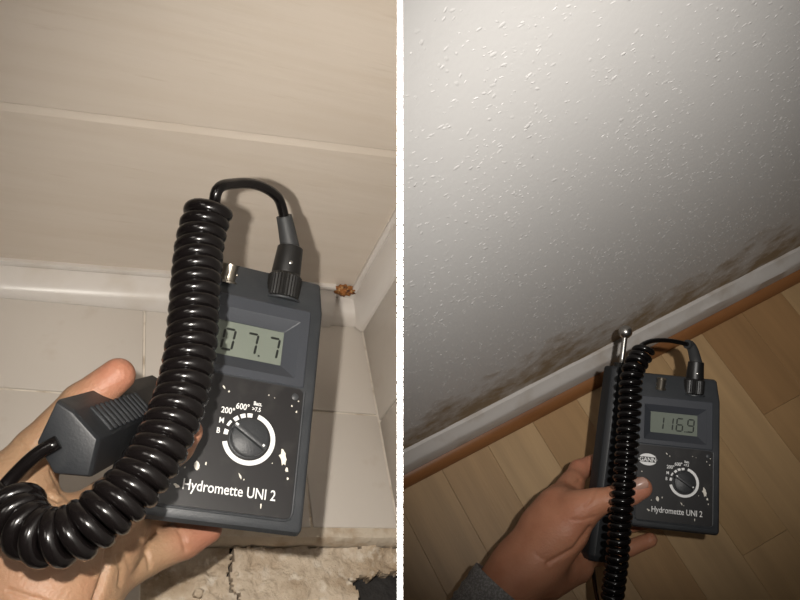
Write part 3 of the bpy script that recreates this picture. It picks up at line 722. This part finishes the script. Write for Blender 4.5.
def hand(name, palm, fingers, kp, kf, h, mat_, label, base, group, tips, folds=()):
    chains = [[(np.array(C(*p[:3])), p[3]) for p in ch] for ch in palm]
    fch = [([(np.array(C(*p[:3])), p[3]) for p in ch], k) for ch, k in fingers]
    allp = [q for ch in chains for q in ch] + [q for ch, _ in fch for q in ch]
    lo = np.min([p - r for p, r in allp], 0) - .006; hi = np.max([p + r for p, r in allp], 0) + .006
    n = np.ceil((hi - lo) / h).astype(int) + 1
    P = lo + h * np.stack(np.meshgrid(*[np.arange(k) for k in n], indexing='ij'), -1)
    def chain(ch, k):
        d = None
        for (a, ra), (b, rb) in zip(ch, ch[1:]):
            q = sd_cone(P, a, b, ra, rb); d = q if d is None else smin(d, q, k)
        return d
    dp = None
    for ch in chains: q = chain(ch, .004); dp = q if dp is None else smin(dp, q, kp)
    D = dp.copy()
    for ch, k in fch: D = np.minimum(D, smin(dp, chain(ch, .0025), k))
    V, F = surface_nets(D, lo, h)
    b0 = Vector(base); V = V - np.array(b0)
    Mx = MC @ Matrix.Translation(b0)
    me = bpy.data.meshes.new(name); me.from_pydata(V.tolist(), [], F.tolist()); me.update()
    bm = bmesh.new(); bm.from_mesh(me)
    for _ in range(3): bmesh.ops.smooth_vert(bm, verts=bm.verts, factor=.5, use_axis_x=True, use_axis_y=True, use_axis_z=True)
    bmesh.ops.recalc_face_normals(bm, faces=bm.faces); bm.to_mesh(me); bm.free()
    co = np.array([v.co[:] for v in me.vertices]) + np.array(b0)
    fl = np.zeros(len(co))
    for t in tips:
        d = np.linalg.norm(co - np.array(C(*t[:3])), axis=1); fl = np.maximum(fl, t[4] * np.clip(1.35 - d / t[3], 0, 1))
    nr = np.zeros((len(co), 3), np.float32).ravel(); me.vertices.foreach_get('normal', nr); nr = nr.reshape(-1, 3)
    px = np.stack([400 + FPX * co[:, 0] / -co[:, 2], 300 - FPX * co[:, 1] / -co[:, 2]], 1)
    front = np.clip((nr * -co).sum(1) / np.linalg.norm(co, axis=1) * 2, 0, 1); dsp = np.zeros(len(co))
    for pts_, wpx, dep in folds:                                    # skin folds: grooves sunk along the surface normal
        best = np.full(len(co), 1e9)
        for a, b in zip(pts_, pts_[1:]):
            a = np.array(a, float); b = np.array(b, float); ab = b - a
            t_ = np.clip(((px - a) @ ab) / (ab @ ab), 0, 1); best = np.minimum(best, np.linalg.norm(px - a - t_[:, None] * ab, axis=1))
        dsp = np.maximum(dsp, dep * np.exp(-(best / wpx) ** 2) * front)
    me.vertices.foreach_set('co', (co - np.array(b0) - nr * dsp[:, None]).astype(np.float32).ravel()); me.update()
    at = me.attributes.new('flush', 'FLOAT', 'POINT'); at.data.foreach_set('value', fl.astype(np.float32))
    me.materials.append(mat_)
    o = finish(bpy.data.objects.new(name, me), None, Mx, True, 180)
    o['label'] = label; o['category'] = 'hand'; o['group'] = group
    return o
def nail(parent, centre, along, out, lx, ly, mat_=m_nail):
    """small curved nail plate; centre, along and out in camera space"""
    c = Vector(centre); x = Vector(along).normalized(); z = Vector(out); z = (z - x * z.dot(x)).normalized(); y = z.cross(x)
    V = []; F = []; nu, nv = 8, 8
    for lay in (0, 1):
        for i in range(nu + 1):
            for j in range(nv + 1):
                u = -1 + 2 * i / nu; v = -1 + 2 * j / nv
                s = (1 - abs(u) ** 3.2) ** (1 / 3.2) if abs(u) < 1 else 0
                s = max(.35, s); vv = v * s
                V.append(c + x * u * lx + y * vv * ly + z * (-.55 * ly * vv * vv - .12 * lx * u * u + (.0004 if lay == 0 else -.0009)))
    N_ = (nu + 1) * (nv + 1)
    for i in range(nu):
        for j in range(nv):
            a = i * (nv + 1) + j
            F.append((a, a + 1, a + nv + 2, a + nv + 1)); F.append((N_ + a, N_ + a + nv + 1, N_ + a + nv + 2, N_ + a + 1))
    for i in range(nu):
        for j in (0, nv):
            a = i * (nv + 1) + j; F.append((a, a + nv + 1, N_ + a + nv + 1, N_ + a))
    for j in range(nv):
        for i in (0, nu):
            a = i * (nv + 1) + j; F.append((a, a + 1, N_ + a + 1, N_ + a))
    return obj_vf('nail', V, F, mat_, parent, MC, angle=60)

# left hand photographed palm up: thumb over the probe, little finger under the meter
h1 = hand('hand',
    [[(-75, 720, .395, .031), (-10, 640, .392, .030), (40, 585, .394, .027)],
     [(-10, 610, .392, .026), (-6, 545, .392, .024), (10, 495, .398, .019)],
     [(40, 580, .394, .026), (75, 535, .402, .019), (112, 502, .408, .012)],
     [(40, 590, .394, .026), (85, 550, .406, .018), (122, 530, .412, .012)],
     [(45, 610, .390, .027), (82, 596, .402, .018), (104, 582, .410, .012)]],
    [([(4, 505, .398, .0165), (38, 452, .408, .0128), (82, 404, .416, .0108), (118, 375, .420, .0090)], .010),
     ([(112, 502, .408, .0110), (150, 472, .396, .0092), (176, 446, .388, .0085), (187, 432, .385, .0075)], .008),
     ([(122, 530, .412, .0110), (146, 522, .446, .0092), (178, 508, .474, .0085), (212, 492, .485, .0075)], .007),
     ([(118, 552, .412, .0108), (146, 540, .448, .0090), (186, 518, .478, .0085), (222, 500, .488, .0075)], .006),
     ([(104, 582, .410, .0115), (144, 557, .432, .0106), (184, 540, .448, .0104), (207, 529, .455, .0086)], .004)],
    .014, .006, .0011, m_skin1, 'open palm with raised thumb, cradling a thick coiled cable and a dark grey meter', C(20, 590, .39), 'hands holding the meters',
    [(121, 372, .41, .024, .75), (205, 528, .452, .022, .8), (187, 432, .38, .016, .6), (30, 585, .366, .03, .25)],
    [([(12, 482), (34, 488), (58, 500)], 2.2, .0016), ([(52, 470), (62, 492), (82, 512)], 2.2, .0016), ([(30, 500), (44, 494), (60, 484)], 2, .0010),
     ([(109, 548), (105, 575), (95, 604)], 3.0, .0036), ([(140, 542), (148, 556), (150, 568)], 2.0, .0013), ([(175, 524), (182, 536), (186, 550)], 2.0, .0012),
     ([(118, 556), (122, 572), (120, 586)], 2.2, .0014), ([(126, 556), (130, 568)], 1.6, .0008), ([(95, 398), (104, 408)], 2, .0010), ([(18, 440), (26, 448)], 2, .0008),
     ([(8, 590), (40, 600), (70, 612)], 2.2, .0010)])

# right hand, thumb across the probe and the meter, sleeve at the wrist
h2 = hand('hand',
    [[(450, 668, .804, .035), (478, 625, .808, .033), (522, 570, .815, .030)],
     [(522, 570, .812, .030), (548, 532, .812, .029), (560, 512, .815, .026)],
     [(540, 560, .805, .026), (566, 530, .797, .022), (582, 510, .792, .0165)],
     [(545, 575, .825, .026), (575, 565, .850, .019), (586, 556, .868, .013)],
     [(550, 530, .82, .024), (562, 500, .84, .017), (572, 484, .862, .012)]],
    [([(578, 510, .792, .0165), (596, 502, .787, .0132), (614, 498.5, .784, .0118), (630, 493, .781, .0118), (641, 488, .780, .0108)], .010),
     ([(568, 490, .858, .0125), (579, 470, .884, .0112), (606, 459, .906, .0100), (640, 462, .905, .0085)], .008),
     ([(572, 510, .862, .0125), (590, 500, .898, .0110), (622, 492, .912, .0100), (652, 492, .905, .0085)], .007),
     ([(578, 535, .866, .0120), (596, 530, .896, .0108), (628, 524, .905, .0098), (656, 520, .898, .0085)], .007),
     ([(582, 560, .866, .0112), (602, 556, .886, .0100), (630, 548, .885, .0090), (650, 540, .875, .0080)], .006)],
    .014, .006, .0014, m_skin2, 'fist with its thumb pressed across probe and meter, grey sleeve at the wrist', C(500, 600, .81), 'hands holding the meters',
    [(641, 488, .772, .022, .7), (585, 462, .88, .02, .5), (575, 520, .775, .02, .25)],
    [([(594, 517), (583, 520), (572, 520)], 1.6, .0010), ([(596, 488), (592, 498), (586, 506)], 1.4, .0010), ([(590, 528), (574, 549), (548, 563)], 2.4, .0022),
     ([(536, 554), (542, 559), (552, 561)], 1.6, .0007), ([(610, 489), (613, 500), (612, 510)], 1.3, .0009), ([(566, 484), (574, 486), (580, 480)], 1.5, .0014), ([(520, 545), (530, 540)], 1.4, .0007)])
nail(h2, C(641, 484.5, .7690), C(645, 482, .78) - C(625, 491, .782), (.12, .30, 1), .0070, .0062)
# sleeve
ax = [C(446, 676, .802), C(462, 652, .804), C(482, 622, .808), C(507, 589, .8125)]
A = resample(catmull(ax, 12), .004)
def sl_r(t): return .0385 + .0012 * math.sin(t * 60) * (t < .8) + (.0012 if t > .86 else 0)
V1, F1 = tube(A, sl_r, 40)
T_, N_ = frames(A)
n = 40; k = len(A)
V = list(V1); F = F1[:-2]
b = len(V)
for i, p_ in enumerate(A):
    B = T_[i].cross(N_[i])
    for j in range(n):
        a = 2 * math.pi * j / n; V.append(p_ + (N_[i] * math.cos(a) + B * math.sin(a)) * (sl_r(i / (k - 1)) - .0028))
for i in range(k - 1):
    for j in range(n):
        q = (j + 1) % n; F.append((b + i * n + q, b + i * n + j, b + (i + 1) * n + j, b + (i + 1) * n + q))
for j in range(n):
    q = (j + 1) % n; F.append(((k - 1) * n + j, (k - 1) * n + q, b + (k - 1) * n + q, b + (k - 1) * n + j)); F.append((q, j, b + j, b + q))
o = obj_vf('sleeve', V, F, m_sleeve, h2, MC, angle=180); o['label'] = 'grey knitted sleeve cuff'
